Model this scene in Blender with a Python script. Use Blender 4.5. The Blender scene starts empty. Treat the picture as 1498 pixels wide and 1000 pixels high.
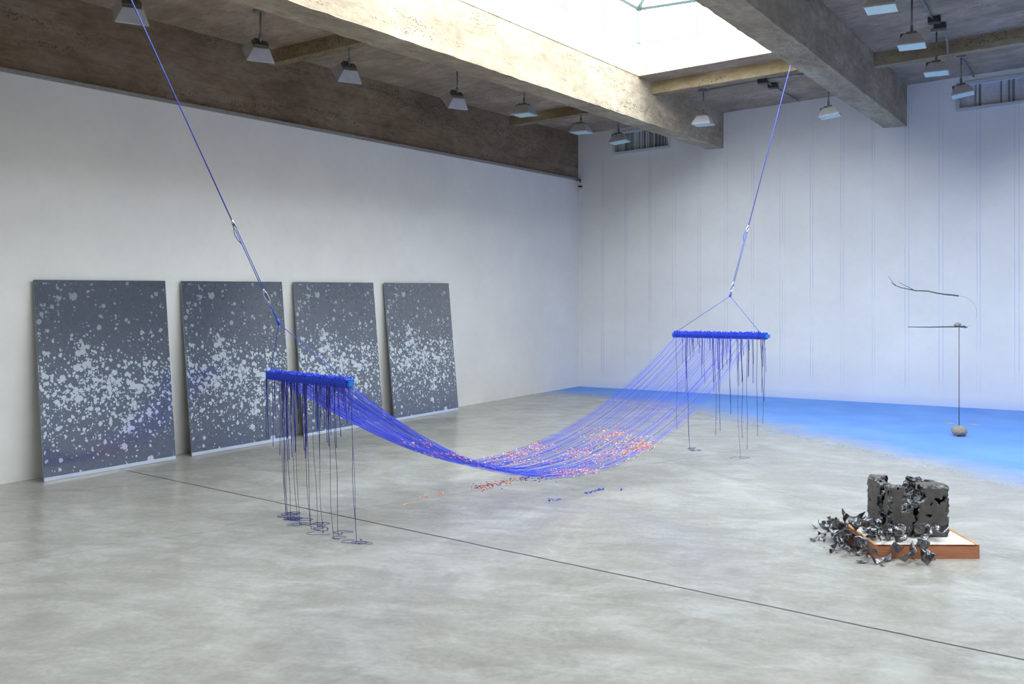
import bpy, math, random
from mathutils import Vector, Matrix, noise, Euler
R = random.Random(7)
S = bpy.context.scene
COL = S.collection
F = 1340.0; CX = 749.0; HY = 423.0; H = 1.7

# ---------------------------------------------------------------- helpers
def at(px, py, z=0.0):            # point at height z seen at this pixel
    Y = (z - H) * F / (HY - py)
    return Vector(((px - CX) / F * Y, Y, z))
K = Vector((1.197, 16.04)); LD = Vector((0.573, 0.819)).normalized(); BD = Vector((0.880, -0.475)).normalized()
LN = Vector((LD.y, -LD.x))        # from the left wall into the room
BN = Vector((BD.y, -BD.x)).normalized()       # from the back wall into the room
if BN.y > 0: BN = -BN
def dist(p): return (Vector((p[0], p[1])) - K).dot(LN)
def zc(p): return 4.41 + 0.0585 * dist(p)
def wt(px):                        # distance along the back wall for a pixel column
    r = (px - CX) / F
    return (K.y * r - K.x) / (BD.x - BD.y * r)
def BW(t): return K + BD * t
def LW(u): return K - LD * u

def mesh(name, vs, fs, mats, parent=None, smooth=False, midx=None):
    me = bpy.data.meshes.new(name)
    me.from_pydata([tuple(v) for v in vs], [], fs)
    me.update()
    for m in (mats if isinstance(mats, (list, tuple)) else [mats]): me.materials.append(m)
    if midx: me.polygons.foreach_set('material_index', midx)
    if smooth: me.polygons.foreach_set('use_smooth', [True] * len(me.polygons))
    o = bpy.data.objects.new(name, me); COL.objects.link(o)
    if parent: o.parent = parent
    return o
def empty(name, loc, rot=(0, 0, 0)):
    o = bpy.data.objects.new(name, None); COL.objects.link(o)
    o.location = loc; o.rotation_euler = rot; o.empty_display_size = 0.1
    return o
def tag(o, label, cat, group=None, kind=None):
    o['label'] = label; o['category'] = cat
    if group: o['group'] = group
    if kind: o['kind'] = kind
    return o
def struct(o): o['kind'] = 'structure'; return o
def copy_tree(o, parent=None):
    c = o.copy(); COL.objects.link(c)
    if parent: c.parent = parent
    for ch in list(o.children): copy_tree(ch, c)
    return c

class MB:
    def __init__(s): s.v = []; s.f = []; s.m = []
    def add(s, vs, fs, mi=0):
        n = len(s.v); s.v += [Vector(v) for v in vs]; s.f += [tuple(i + n for i in f) for f in fs]; s.m += [mi] * len(fs); return s
    def prism(s, poly, zb, zt, mi=0):
        fb = zb if callable(zb) else (lambda p: zb); ft = zt if callable(zt) else (lambda p: zt)
        n = len(poly)
        a = 0.5 * sum(poly[i][0] * poly[(i + 1) % n][1] - poly[(i + 1) % n][0] * poly[i][1] for i in range(n))
        if a < 0: poly = poly[::-1]
        vs = [(p[0], p[1], fb(p)) for p in poly] + [(p[0], p[1], ft(p)) for p in poly]
        fs = [tuple(range(n - 1, -1, -1)), tuple(range(n, 2 * n))] + [(i, (i + 1) % n, (i + 1) % n + n, i + n) for i in range(n)]
        return s.add(vs, fs, mi)
    def box(s, c, sz, rot=None, mi=0):
        x, y, z = (q / 2 for q in sz)
        vs = [Vector((i, j, k)) for i in (-x, x) for j in (-y, y) for k in (-z, z)]
        if rot is not None: vs = [rot @ v for v in vs]
        vs = [v + Vector(c) for v in vs]
        return s.add(vs, [(0, 1, 3, 2), (4, 6, 7, 5), (0, 4, 5, 1), (2, 3, 7, 6), (0, 2, 6, 4), (1, 5, 7, 3)], mi)
    def tube(s, pts, r, n=6, mi=0):
        pts = [Vector(p) for p in pts]; rr = r if isinstance(r, (list, tuple)) else [r] * len(pts)
        base = len(s.v); up = None; rings = []
        for i, p in enumerate(pts):
            d = (pts[min(i + 1, len(pts) - 1)] - pts[max(i - 1, 0)])
            if d.length < 1e-9: d = Vector((0, 0, 1))
            d.normalize()
            if up is None:
                up = Vector((0, 0, 1)) if abs(d.z) < .9 else Vector((1, 0, 0))
            a = (up - d * up.dot(d))
            if a.length < 1e-5: a = d.orthogonal()
            a.normalize(); b = d.cross(a); up = a
            for k in range(n):
                t = 2 * math.pi * k / n
                s.v.append(p + (a * math.cos(t) + b * math.sin(t)) * rr[i])
        for i in range(len(pts) - 1):
            for k in range(n):
                k2 = (k + 1) % n
                s.f.append((base + i * n + k, base + i * n + k2, base + (i + 1) * n + k2, base + (i + 1) * n + k)); s.m.append(mi)
        s.f.append(tuple(base + k for k in range(n - 1, -1, -1))); s.m.append(mi)
        e = base + (len(pts) - 1) * n
        s.f.append(tuple(e + k for k in range(n))); s.m.append(mi)
        return s
    def build(s, name, mats, parent=None, smooth=False):
        return mesh(name, s.v, s.f, mats, parent, smooth, s.m if isinstance(mats, (list, tuple)) and len(mats) > 1 else None)

# ---------------------------------------------------------------- materials
def newmat(name):
    m = bpy.data.materials.new(name); m.use_nodes = True
    nt = m.node_tree; bs = nt.nodes['Principled BSDF']
    return m, nt, bs
def lin(c): return tuple(((x / 255) / 12.92 if x / 255 <= 0.04045 else ((x / 255 + 0.055) / 1.055) ** 2.4) for x in c) + (1,)
def N(nt, typ, **kw):
    n = nt.nodes.new(typ)
    for k, v in kw.items():
        if k.startswith('i_'):
            key = k[2:]; key = int(key) if key.isdigit() else key.replace('_', ' ')
            n.inputs[key].default_value = v
        else: setattr(n, k, v)
    return n
def L(nt, a, b): nt.links.new(a, b)
def ramp(nt, src, stops):
    r = N(nt, 'ShaderNodeValToRGB'); e = r.color_ramp.elements
    while len(e) < len(stops): e.new(0.5)
    for q, (p, c) in zip(e, stops):
        q.position = p; q.color = c if isinstance(c, tuple) else (c, c, c, 1)
    L(nt, src, r.inputs[0]); return r.outputs[0]
def mixc(nt, fac, a, b, mode='MIX'):
    m = N(nt, 'ShaderNodeMix', data_type='RGBA', blend_type=mode)
    for sock, v in ((m.inputs[0], fac), (m.inputs[6], a), (m.inputs[7], b)):
        if hasattr(v, 'links') or isinstance(v, bpy.types.NodeSocket): L(nt, v, sock)
        else: sock.default_value = v
    return m.outputs[2]
def mth(nt, op, a, b=None, c=None, clamp=False):
    m = N(nt, 'ShaderNodeMath', operation=op, use_clamp=clamp)
    for i, v in enumerate((a, b, c)):
        if v is None: continue
        if isinstance(v, bpy.types.NodeSocket): L(nt, v, m.inputs[i])
        else: m.inputs[i].default_value = v
    return m.outputs[0]
def noi(nt, vec, scale, detail=4, rough=.6, dist=0.0):
    n = N(nt, 'ShaderNodeTexNoise'); n.inputs['Scale'].default_value = scale; n.inputs['Detail'].default_value = detail
    n.inputs['Roughness'].default_value = rough; n.inputs['Distortion'].default_value = dist
    L(nt, vec, n.inputs['Vector']); return n.outputs['Fac']
def coords(nt): return N(nt, 'ShaderNodeTexCoord').outputs['Object']
def vmap(nt, v, scale=(1, 1, 1), rot=(0, 0, 0), loc=(0, 0, 0)):
    m = N(nt, 'ShaderNodeMapping'); m.inputs['Scale'].default_value = scale; m.inputs['Rotation'].default_value = rot; m.inputs['Location'].default_value = loc
    L(nt, v, m.inputs['Vector']); return m.outputs[0]
def bump(nt, bs, h, strength=.3, d=.01):
    b = N(nt, 'ShaderNodeBump'); b.inputs['Strength'].default_value = strength; b.inputs['Distance'].default_value = d
    L(nt, h, b.inputs['Height']); L(nt, b.outputs[0], bs.inputs['Normal'])
def plain(name, c, rough=.6, metal=0.0, var=.12, scale=30, spec=.5):
    m, nt, bs = newmat(name)
    f = noi(nt, coords(nt), scale, 3)
    base = lin(c); lo = tuple(x * (1 - var) for x in base[:3]) + (1,); hi = tuple(min(1, x * (1 + var)) for x in base[:3]) + (1,)
    L(nt, ramp(nt, f, [(.3, lo), (.7, hi)]), bs.inputs['Base Color'])
    bs.inputs['Roughness'].default_value = rough; bs.inputs['Metallic'].default_value = metal
    bs.inputs['Specular IOR Level'].default_value = spec
    return m

def mat_concrete(name, c1, c2, c3, ang=0.0):
    m, nt, bs = newmat(name); v = coords(nt)
    vr = vmap(nt, v, rot=(0, 0, ang)); st = vmap(nt, vr, (1.0, .5, 1.2))
    big = noi(nt, st, 2.0, 5, .6, .4)
    mid = noi(nt, st, 12, 7, .72)
    fine = noi(nt, v, 70, 4, .7)
    col = ramp(nt, big, [(.3, lin(c1)), (.55, lin(c2)), (.75, lin(c3))])
    col = mixc(nt, .5, col, ramp(nt, mid, [(.3, .25), (.7, .75)]), 'OVERLAY')
    # exposed aggregate in ragged bands
    band = ramp(nt, noi(nt, vmap(nt, vr, (1.0, .35, 3.0)), 1.6, 4, .65, .6), [(.52, 0.0), (.6, 1.0)])
    vo = N(nt, 'ShaderNodeTexVoronoi'); vo.inputs['Scale'].default_value = 38; L(nt, v, vo.inputs['Vector'])
    peb = ramp(nt, vo.outputs['Distance'], [(.25, 1.0), (.55, 0.0)])
    fac = mth(nt, 'MULTIPLY', band, mth(nt, 'MULTIPLY', peb, ramp(nt, noi(nt, v, 22, 2), [(.42, 0.0), (.55, 1.0)])))
    col = mixc(nt, mth(nt, 'MULTIPLY', fac, .55), col, tuple(x * .35 for x in lin(c1)[:3]) + (1,))
    # board marks
    w = N(nt, 'ShaderNodeTexWave', wave_type='BANDS', bands_direction='Z'); w.inputs['Scale'].default_value = 2.2; w.inputs['Distortion'].default_value = 1.2
    w.inputs['Detail'].default_value = 3; w.inputs['Detail Scale'].default_value = .6
    L(nt, vr, w.inputs['Vector'])
    line = ramp(nt, w.outputs['Fac'], [(0.0, 1.0), (.035, 0.0)])
    col = mixc(nt, mth(nt, 'MULTIPLY', line, .14), col, (.06, .05, .045, 1))
    L(nt, col, bs.inputs['Base Color']); bs.inputs['Roughness'].default_value = .9; bs.inputs['Specular IOR Level'].default_value = .2
    h = mth(nt, 'ADD', mth(nt, 'MULTIPLY', fine, .35), mth(nt, 'SUBTRACT', mid, mth(nt, 'MULTIPLY', fac, 1.2)))
    bump(nt, bs, h, .55, .012)
    return m
ANG = math.atan2(LD.x, LD.y)
M = {}
M['beam'] = mat_concrete('beam_concrete', (146, 132, 112), (170, 156, 134), (192, 180, 158), ANG)
M['beam_brown'] = mat_concrete('brown_concrete', (118, 100, 80), (142, 123, 102), (160, 145, 126), ANG)
M['ceil'] = mat_concrete('slab_concrete', (150, 134, 116), (170, 152, 134), (188, 172, 154), ANG + 1.57)
M['cross'] = mat_concrete('crossbeam_concrete', (138, 120, 88), (158, 142, 114), (192, 180, 154), ANG + 1.57)
M['kerb'] = mat_concrete('brightened_kerb_concrete', (176, 166, 142), (194, 186, 164), (210, 204, 186), ANG)  # beam concrete made paler, with the skylight glare put into its colour

def mat_wall(name, lines=None):
    m, nt, bs = newmat(name); v = coords(nt)
    f = noi(nt, v, 1.2, 4, .55); g = noi(nt, v, 9, 3)
    col = ramp(nt, f, [(.3, lin((231, 229, 226))), (.7, lin((240, 238, 235)))])
    col = mixc(nt, ramp(nt, g, [(.45, 0.0), (.75, .07)]), col, lin((190, 192, 196)))
    if lines:
        sx = N(nt, 'ShaderNodeSeparateXYZ'); L(nt, v, sx.inputs[0])
        x = mth(nt, 'ADD', sx.outputs[0], mth(nt, 'MULTIPLY', mth(nt, 'SUBTRACT', noi(nt, vmap(nt, v, (0, 0, 1)), 1.5, 2), .5), .012))
        tot = None
        for t, wd, st in lines:
            q = mth(nt, 'MULTIPLY', mth(nt, 'COMPARE', x, t, wd), st)
            tot = q if tot is None else mth(nt, 'ADD', tot, q)
        br = ramp(nt, noi(nt, vmap(nt, v, (2.2, 1, .55)), 2.0, 3, .6), [(.36, .12), (.56, 1.0)])
        hz = ramp(nt, mth(nt, 'DIVIDE', sx.outputs[2], 5.0), [(.03, 0.0), (.08, 1.0), (.75, .9), (.9, .35)])
        fac = mth(nt, 'MULTIPLY', mth(nt, 'MULTIPLY', tot, br), hz, clamp=True)
        col = mixc(nt, fac, col, lin((92, 128, 212)))
        # blue bounce light off the floor, painted along the foot of the wall
        bounce_z = ramp(nt, mth(nt, 'DIVIDE', sx.outputs[2], 1.2), [(0.0, .42), (.12, .16), (.6, 0.0)])
        dx = ramp(nt, mth(nt, 'DIVIDE', sx.outputs[0], 3.0), [(0.0, .25), (.6, 1.0)])
        col = mixc(nt, mth(nt, 'MULTIPLY', bounce_z, dx), col, lin((120, 165, 240)))
    L(nt, col, bs.inputs['Base Color']); bs.inputs['Roughness'].default_value = .75; bs.inputs['Specular IOR Level'].default_value = .25
    bump(nt, bs, noi(nt, v, 90, 3), .08, .003)
    return m
M['wall'] = mat_wall('white_plaster')
lp = [(851.7, .5), (880, 1), (883, 1), (914, .7), (917, .8), (949.5, .8), (952, .8), (984, .7), (988, .7), (1021, .7), (1024.5, .8),
      (1060, .5), (1064, .7), (1099.5, .6), (1102.5, .8), (1141, .8), (1144.5, .5), (1148, .35), (1185.5, .8), (1189, .9), (1230, .9), (1234, .7), (1276, .9), (1279.5, .6),
      (1324, 1), (1329.5, .9), (1373.5, 1), (1379.5, .8), (1429, .8), (1434, 1), (1484.5, .8), (1491, 1)]
M['backwall'] = mat_wall('white_board_with_blue_lines', [(wt(p), .0040, s * .42) for p, s in lp])

def mat_floor():
    m, nt, bs = newmat('polished_concrete_floor'); v = coords(nt)
    big = noi(nt, v, .55, 5, .6, .8); mid = noi(nt, vmap(nt, v, (1, 1.6, 1), rot=(0, 0, .5)), 2.4, 7, .68, .7); fine = noi(nt, v, 26, 5, .75)
    col = ramp(nt, mid, [(.28, lin((136, 132, 124))), (.48, lin((159, 157, 151))), (.68, lin((178, 177, 171)))])
    col = mixc(nt, ramp(nt, big, [(.35, .5), (.65, 0.0)]), col, lin((146, 141, 130)))
    col = mixc(nt, ramp(nt, fine, [(.35, .34), (.58, 0.0)]), col, lin((118, 116, 110)))
    smear = noi(nt, vmap(nt, vmap(nt, v, rot=(0, 0, .25)), (.5, 3.2, 1)), 3.2, 6, .7, .5)
    col = mixc(nt, ramp(nt, smear, [(.36, .42), (.56, 0.0)]), col, lin((134, 131, 124)))
    # rusty spots, cloudy pale patches
    sp = ramp(nt, noi(nt, v, 1.9, 3, .5, 1.5), [(.69, 0.0), (.76, .55)])
    pale = ramp(nt, noi(nt, vmap(nt, v, loc=(7, 3, 0)), 1.1, 5, .6, 1.2), [(.5, 0.0), (.75, .4)])
    col = mixc(nt, pale, col, lin((196, 196, 192)))
    # scratches
    for rz, sc in ((.35, 1.0), (-.8, 1.3), (1.4, .8)):
        sv = vmap(nt, vmap(nt, v, rot=(0, 0, rz)), (sc * .5, sc * 45, 1))
        s = ramp(nt, noi(nt, sv, 1.3, 2, .4), [(.72, 0.0), (.78, 1.0)])
        k = ramp(nt, noi(nt, vmap(nt, v, loc=(rz * 9, 0, 0)), 2.2, 2), [(.5, 0.0), (.7, .2)])
        col = mixc(nt, mth(nt, 'MULTIPLY', s, k), col, lin((205, 204, 200)) if rz > 0 else lin((108, 106, 102)))
    sx = N(nt, 'ShaderNodeSeparateXYZ'); L(nt, v, sx.inputs[0]); X, Y = sx.outputs[0], sx.outputs[1]
    def linedist(p, q):
        d = (q - p).normalized(); n = Vector((d.y, -d.x)); c = n.dot(p)
        return mth(nt, 'SUBTRACT', mth(nt, 'ADD', mth(nt, 'MULTIPLY', X, n.x), mth(nt, 'MULTIPLY', Y, n.y)), c)
    wob = mth(nt, 'MULTIPLY', mth(nt, 'SUBTRACT', noi(nt, v, 3.0, 3), .5), .02)
    def joint(a, b, w, stg):
        nonlocal col
        d = mth(nt, 'ABSOLUTE', mth(nt, 'ADD', linedist(at(*a).xy, at(*b).xy), wob))
        f = ramp(nt, mth(nt, 'DIVIDE', d, w * 2), [(.45, stg), (.6, 0.0)])
        col = mixc(nt, f, col, lin((58, 54, 50)))
    joint((171, 685), (1498, 965), .0085, .95)
    joint((1121.5, 621), (1498, 653.8), .007, .42)
    joint((60, 815), (340, 772), .012, .16)
    joint((1160, 725), (1270, 757), .007, .2)
    # blue pigment: everything beyond a ragged border
    p = [at(800, 573), at(968, 588), at(1165, 630), at(1320, 668), at(1530, 715)]
    def sd(a, b): return linedist(a.xy, b.xy)
    # side test: positive on the far side
    def far(a, b):
        d = (b - a).xy.normalized(); n = Vector((d.y, -d.x)); ref = Vector((7.0, 12.5))
        s = 1 if n.dot(ref - a.xy) > 0 else -1
        return mth(nt, 'MULTIPLY', sd(a, b), s)
    d1 = far(p[0], p[1]); d2 = far(p[1], p[2]); d3 = far(p[2], p[4])
    dd = mth(nt, 'MAXIMUM', d1, mth(nt, 'MAXIMUM', d2, d3))
    if True:
        dd = mth(nt, 'MINIMUM', mth(nt, 'MAXIMUM', d1, d2), mth(nt, 'MAXIMUM', d2, d3))
        dd = mth(nt, 'MAXIMUM', mth(nt, 'MINIMUM', d2, d3), mth(nt, 'MINIMUM', d1, mth(nt, 'ADD', d2, 3.0)))
    nz = mth(nt, 'MULTIPLY', mth(nt, 'SUBTRACT', noi(nt, v, 1.7, 6, .65, .5), .5), 1.15)
    gr = mth(nt, 'MULTIPLY', mth(nt, 'SUBTRACT', noi(nt, v, 55, 3, .7), .5), .55)
    e = mth(nt, 'ADD', mth(nt, 'ADD', dd, nz), gr)
    blue = ramp(nt, mth(nt, 'MULTIPLY', mth(nt, 'ADD', e, 1.0), .4), [(.24, 0.0), (.42, .5), (.56, .92), (.85, 1.0)])
    # two bare scuffs near the standing stone
    for (sx0, sy0) in ((1388, 618.5), (1425, 620.5)):
        c0 = at(sx0, sy0); ux = mth(nt, 'DIVIDE', mth(nt, 'SUBTRACT', X, c0.x), .10); uy = mth(nt, 'DIVIDE', mth(nt, 'SUBTRACT', Y, c0.y), .16)
        r2 = mth(nt, 'ADD', mth(nt, 'ADD', mth(nt, 'MULTIPLY', ux, ux), mth(nt, 'MULTIPLY', uy, uy)), mth(nt, 'MULTIPLY', noi(nt, v, 9, 3), .8))
        blue = mth(nt, 'MULTIPLY', blue, ramp(nt, r2, [(.4, .35), (1.0, 1.0)]))
    bcol = ramp(nt, noi(nt, v, 1.3, 5), [(.3, lin((88, 140, 222))), (.7, lin((108, 158, 234)))])
    col = mixc(nt, blue, col, bcol)
    L(nt, col, bs.inputs['Base Color'])
    r = mth(nt, 'ADD', mth(nt, 'ADD', mth(nt, 'MULTIPLY', big, .12), .15), mth(nt, 'MULTIPLY', blue, .5))
    L(nt, r, bs.inputs['Roughness']); bs.inputs['Specular IOR Level'].default_value = .5
    return m
M['floor'] = mat_floor()

def mat_panel():
    m, nt, bs = newmat('screenprinted_mirror'); v = vmap(nt, coords(nt), loc=(0, 0, .02))
    sx = N(nt, 'ShaderNodeSeparateXYZ'); L(nt, v, sx.inputs[0]); X, Z = sx.outputs[0], sx.outputs[2]
    def gauss(s, c, w):
        q = mth(nt, 'DIVIDE', mth(nt, 'SUBTRACT', s, c), w); return mth(nt, 'EXPONENT', mth(nt, 'MULTIPLY', mth(nt, 'MULTIPLY', q, q), -1.0))
    und = mth(nt, 'MULTIPLY', mth(nt, 'SUBTRACT', noi(nt, v, 2.2, 3), .5), .45)
    Zw = mth(nt, 'ADD', Z, und)
    D = mth(nt, 'MULTIPLY', gauss(Zw, .82, .16), .72)
    D = mth(nt, 'ADD', D, mth(nt, 'MULTIPLY', gauss(Zw, .52, .28), .32))
    pl = mth(nt, 'MULTIPLY', gauss(mth(nt, 'ADD', mth(nt, 'SUBTRACT', X, mth(nt, 'MULTIPLY', mth(nt, 'SUBTRACT', Z, 1.0), -.35)), 0), -.19, .09), gauss(Z, .98, .24))
    D = mth(nt, 'ADD', D, mth(nt, 'MULTIPLY', pl, 1.0))
    D = mth(nt, 'ADD', D, mth(nt, 'MULTIPLY', gauss(Z, 1.15, .32), .10))
    tl = mth(nt, 'MULTIPLY', gauss(X, -.48, .13), gauss(Z, 1.6, .13)); D = mth(nt, 'ADD', D, mth(nt, 'MULTIPLY', tl, .2))
    D = mth(nt, 'ADD', D, .045)
    clump = ramp(nt, noi(nt, v, 5.5, 2, .5), [(.35, .45), (.65, 1.5)])
    D = mth(nt, 'MULTIPLY', D, clump)
    dv = N(nt, 'ShaderNodeVectorMath', operation='ADD')
    nn = N(nt, 'ShaderNodeTexNoise'); nn.inputs['Scale'].default_value = 34; nn.inputs['Detail'].default_value = 3; L(nt, v, nn.inputs['Vector'])
    sc = N(nt, 'ShaderNodeVectorMath', operation='SCALE'); sc.inputs[3].default_value = .03; L(nt, nn.outputs['Color'], sc.inputs[0])
    L(nt, v, dv.inputs[0]); L(nt, sc.outputs[0], dv.inputs[1])
    P = N(nt, 'ShaderNodeMapping'); P.inputs['Scale'].default_value = (1, 0, 1.0); L(nt, dv.outputs[0], P.inputs['Vector'])
    tot = None
    for s, rad, k in ((10, .42, .55), (16, .46, 1.05), (27, .49, 1.2), (52, .5, .8)):
        vo = N(nt, 'ShaderNodeTexVoronoi'); vo.inputs['Scale'].default_value = s; L(nt, P.outputs[0], vo.inputs['Vector'])
        vo.inputs['Randomness'].default_value = .95
        sep = N(nt, 'ShaderNodeSeparateColor'); L(nt, vo.outputs['Color'], sep.inputs[0])
        pres = mth(nt, 'LESS_THAN', sep.outputs[0], mth(nt, 'MULTIPLY', D, k))
        r = mth(nt, 'MULTIPLY', mth(nt, 'ADD', mth(nt, 'MULTIPLY', sep.outputs[1], .6), .5), rad)
        ins = mth(nt, 'LESS_THAN', vo.outputs['Distance'], r)
        q = mth(nt, 'MULTIPLY', pres, ins)
        tot = q if tot is None else mth(nt, 'MAXIMUM', tot, q)
    amt = ramp(nt, noi(nt, v, 18, 3), [(.3, .75), (.6, 1.0)])
    amt = mth(nt, 'MULTIPLY', amt, ramp(nt, mth(nt, 'MULTIPLY', Z, .5), [(.5, 1.0), (.72, .42)]))
    tot = mth(nt, 'MULTIPLY', tot, amt)
    ink = ramp(nt, noi(nt, v, 60, 4), [(.3, lin((68, 74, 83))), (.7, lin((84, 89, 98)))])
    bs.inputs['Coat Weight'].default_value = 1.0; bs.inputs['Coat IOR'].default_value = 2.1; bs.inputs['Coat Roughness'].default_value = .07
    L(nt, mixc(nt, tot, ink, lin((222, 230, 230))), bs.inputs['Base Color'])
    L(nt, mth(nt, 'ADD', mth(nt, 'MULTIPLY', tot, .45), .1), bs.inputs['Metallic'])
    L(nt, mth(nt, 'ADD', mth(nt, 'MULTIPLY', tot, -.12), .22), bs.inputs['Roughness'])
    bump(nt, bs, tot, .12, .002)
    return m
M['panel'] = mat_panel()
M['mirror'] = plain('bare_mirror', (232, 238, 244), .1, .6, .02)
M['panel_edge'] = plain('panel_edge', (150, 156, 164), .3, .6)
M['blue'] = plain('ultramarine_cord', (34, 66, 204), .65, 0, .25, 200)
M['blue_pale'] = plain('lilac_cord', (82, 92, 228), .65, 0, .2, 200)
M['violet'] = plain('violet_blue_cord', (58, 52, 150), .7, 0, .3, 120)
M['navy'] = plain('dark_blue_cord', (30, 36, 120), .7, 0, .3, 120)
M['greycord'] = plain('grey_blue_cord', (66, 78, 128), .7, 0, .3, 120)
M['rope'] = plain('blue_rope', (58, 84, 190), .55, 0, .25, 160)
M['cyan'] = plain('bright_blue_paint', (36, 140, 230), .4, 0, .08)
M['steel'] = plain('bright_steel', (205, 208, 212), .25, .9, .1)
M['lens'] = plain('lamp_glass', (196, 226, 226), .25, 0, .05)
M['housing'] = plain('grey_lamp_housing', (190, 190, 194), .5, .15, .08, 12)
M['housing_dark'] = plain('dull_lamp_top', (104, 100, 94), .7, .1, .2, 20)
M['conduit'] = plain('galvanised_conduit', (146, 146, 142), .45, .5, .15, 10)
M['darkmetal'] = plain('dark_steel', (72, 72, 72), .5, .4, .2)
M['frame'] = plain('white_window_frame', (206, 208, 212), .5, 0, .04)
M['slat_l'] = plain('pale_slat', (206, 206, 212), .6, 0, .1)
M['slat_d'] = plain('dark_slat', (112, 120, 122), .6, 0, .15)
M['skyframe'] = plain('grey_skylight_bar', (96, 112, 116), .5, 0, .03)
M['stone'] = plain('river_stone', (150, 142, 128), .85, 0, .35, 60)
M['stick'] = plain('dark_twig', (78, 74, 70), .8, 0, .3, 80)
M['rod'] = plain('thin_steel_rod', (120, 108, 104), .4, .6, .2, 20)
M['white'] = plain('white_board_top', (226, 222, 216), .6, 0, .03)
M['plastic'] = plain('white_plastic', (206, 204, 200), .5)
M['black'] = plain('black_gloss', (20, 20, 22), .3)
# wood
m, nt, bs = newmat('orange_plywood'); v = coords(nt)
w = noi(nt, vmap(nt, v, (3, 3, 60)), 2.0, 4, .6, .4)
L(nt, ramp(nt, w, [(.3, lin((158, 98, 68))), (.7, lin((190, 126, 92)))]), bs.inputs['Base Color']); bs.inputs['Roughness'].default_value = .6
M['wood'] = m
M['wood_edge'] = plain('raw_wood_edge', (206, 150, 92), .6, 0, .12, 60)
# block: dull crust and glossy dark inside
m, nt, bs = newmat('dull_graphite_clay'); v = coords(nt)
c = ramp(nt, noi(nt, v, 14, 5), [(.3, lin((74, 70, 68))), (.7, lin((98, 94, 91)))])
L(nt, c, bs.inputs['Base Color']); bs.inputs['Roughness'].default_value = .62; bs.inputs['Specular IOR Level'].default_value = .35
bump(nt, bs, noi(nt, v, 60, 6, .7), .35, .004); M['crust'] = m
m, nt, bs = newmat('glossy_broken_graphite'); v = coords(nt)
L(nt, ramp(nt, noi(nt, v, 30, 4), [(.42, lin((20, 18, 18))), (.6, lin((150, 150, 156)))]), bs.inputs['Base Color'])
bs.inputs['Roughness'].default_value = .13; bs.inputs['Metallic'].default_value = .9
bump(nt, bs, noi(nt, v, 45, 5, .7), .8, .012); M['gloss'] = m
m, nt, bs = newmat('curled_dark_glaze'); v = coords(nt)
L(nt, ramp(nt, noi(nt, v, 18, 3), [(.42, lin((62, 59, 58))), (.62, lin((158, 158, 164)))]), bs.inputs['Base Color'])
bs.inputs['Roughness'].default_value = .17; bs.inputs['Metallic'].default_value = .9
bump(nt, bs, noi(nt, v, 25, 3), .25, .006); M['shard'] = m
# thin clear pane
m = bpy.data.materials.new('thin_clear_pane'); m.use_nodes = True; nt = m.node_tree
for n in list(nt.nodes):
    if n.type != 'OUTPUT_MATERIAL': nt.nodes.remove(n)
out = [n for n in nt.nodes if n.type == 'OUTPUT_MATERIAL'][0]
tr = N(nt, 'ShaderNodeBsdfTransparent'); gl = N(nt, 'ShaderNodeBsdfGlossy'); gl.inputs['Roughness'].default_value = .02
tr.inputs['Color'].default_value = (.96, .985, .98, 1)
mx = N(nt, 'ShaderNodeMixShader'); mx.inputs[0].default_value = .06
L(nt, tr.outputs[0], mx.inputs[1]); L(nt, gl.outputs[0], mx.inputs[2]); L(nt, mx.outputs[0], out.inputs[0])
M['pane'] = m

# ---------------------------------------------------------------- the room
UL = 24.0; TR = 13.0
cBL = K; cBR = BW(TR); cFL = LW(UL); cFR = cFL + BD * TR * 1.02 - LD * 0
def out(p, a, b): return p + a + b
th = .25
fl = MB().prism([K - LN * th - BN * th, cBR + BD * th - BN * th, cFR + BD * th - LD * th, cFL - LN * th - LD * th], -.2, 0.0)
struct(fl.build('floor', M['floor']))
# left wall: white lower lining, bare concrete above
ZW = 3.61
wl = MB().prism([K - BN * th, K - LN * th - BN * th, cFL - LN * th - LD * th, cFL - LD * th], 0.0, ZW)
struct(wl.build('wall_left', M['wall']))
off = LN * .03
wc = MB()
n = 24
wc.prism([K - off - BN * .1, K - LN * th - BN * .1, cFL - LN * th, cFL - off], ZW, 4.75)
tagc = wc.build('trim_1', M['beam_brown']); struct(tagc)
tr_ = MB().prism([K + LN * .012 + BN * .0, K - LN * .02, cFL - LN * .02, cFL + LN * .012], ZW - .012, ZW + .022)
struct(tr_.build('trim_2', plain('ledge_grey', (150, 146, 140), .8)))
# back wall in its own frame so that the blue lines follow it
bwang = math.atan2(BD.y, BD.x)
def in_backwall(mb, name, mats, kind=True, parent=None, base=None):
    # vertices given as (t, towards the room, z)
    o = mb.build(name, mats, parent)
    if not parent:
        o.location = (K.x, K.y, 0); o.rotation_euler = (0, 0, bwang)
    return o
zt = lambda t: 4.41 + .0585 * t * .993
holes = [(.655, 1.60, .40, .085), (5.965, 7.55, .455, .13)]
mb = MB()
def wprism(mb, t0, t1, zb0, zb1, zt0, zt1, y0, y1, mi=0):
    vs = [(t0, y0, zb0), (t1, y0, zb1), (t1, y1, zb1), (t0, y1, zb0), (t0, y0, zt0), (t1, y0, zt1), (t1, y1, zt1), (t0, y1, zt0)]
    mb.add(vs, [(0, 3, 2, 1), (4, 5, 6, 7), (0, 1, 5, 4), (1, 2, 6, 5), (2, 3, 7, 6), (3, 0, 4, 7)], mi)
BY = .25
prev = -.3
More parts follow.
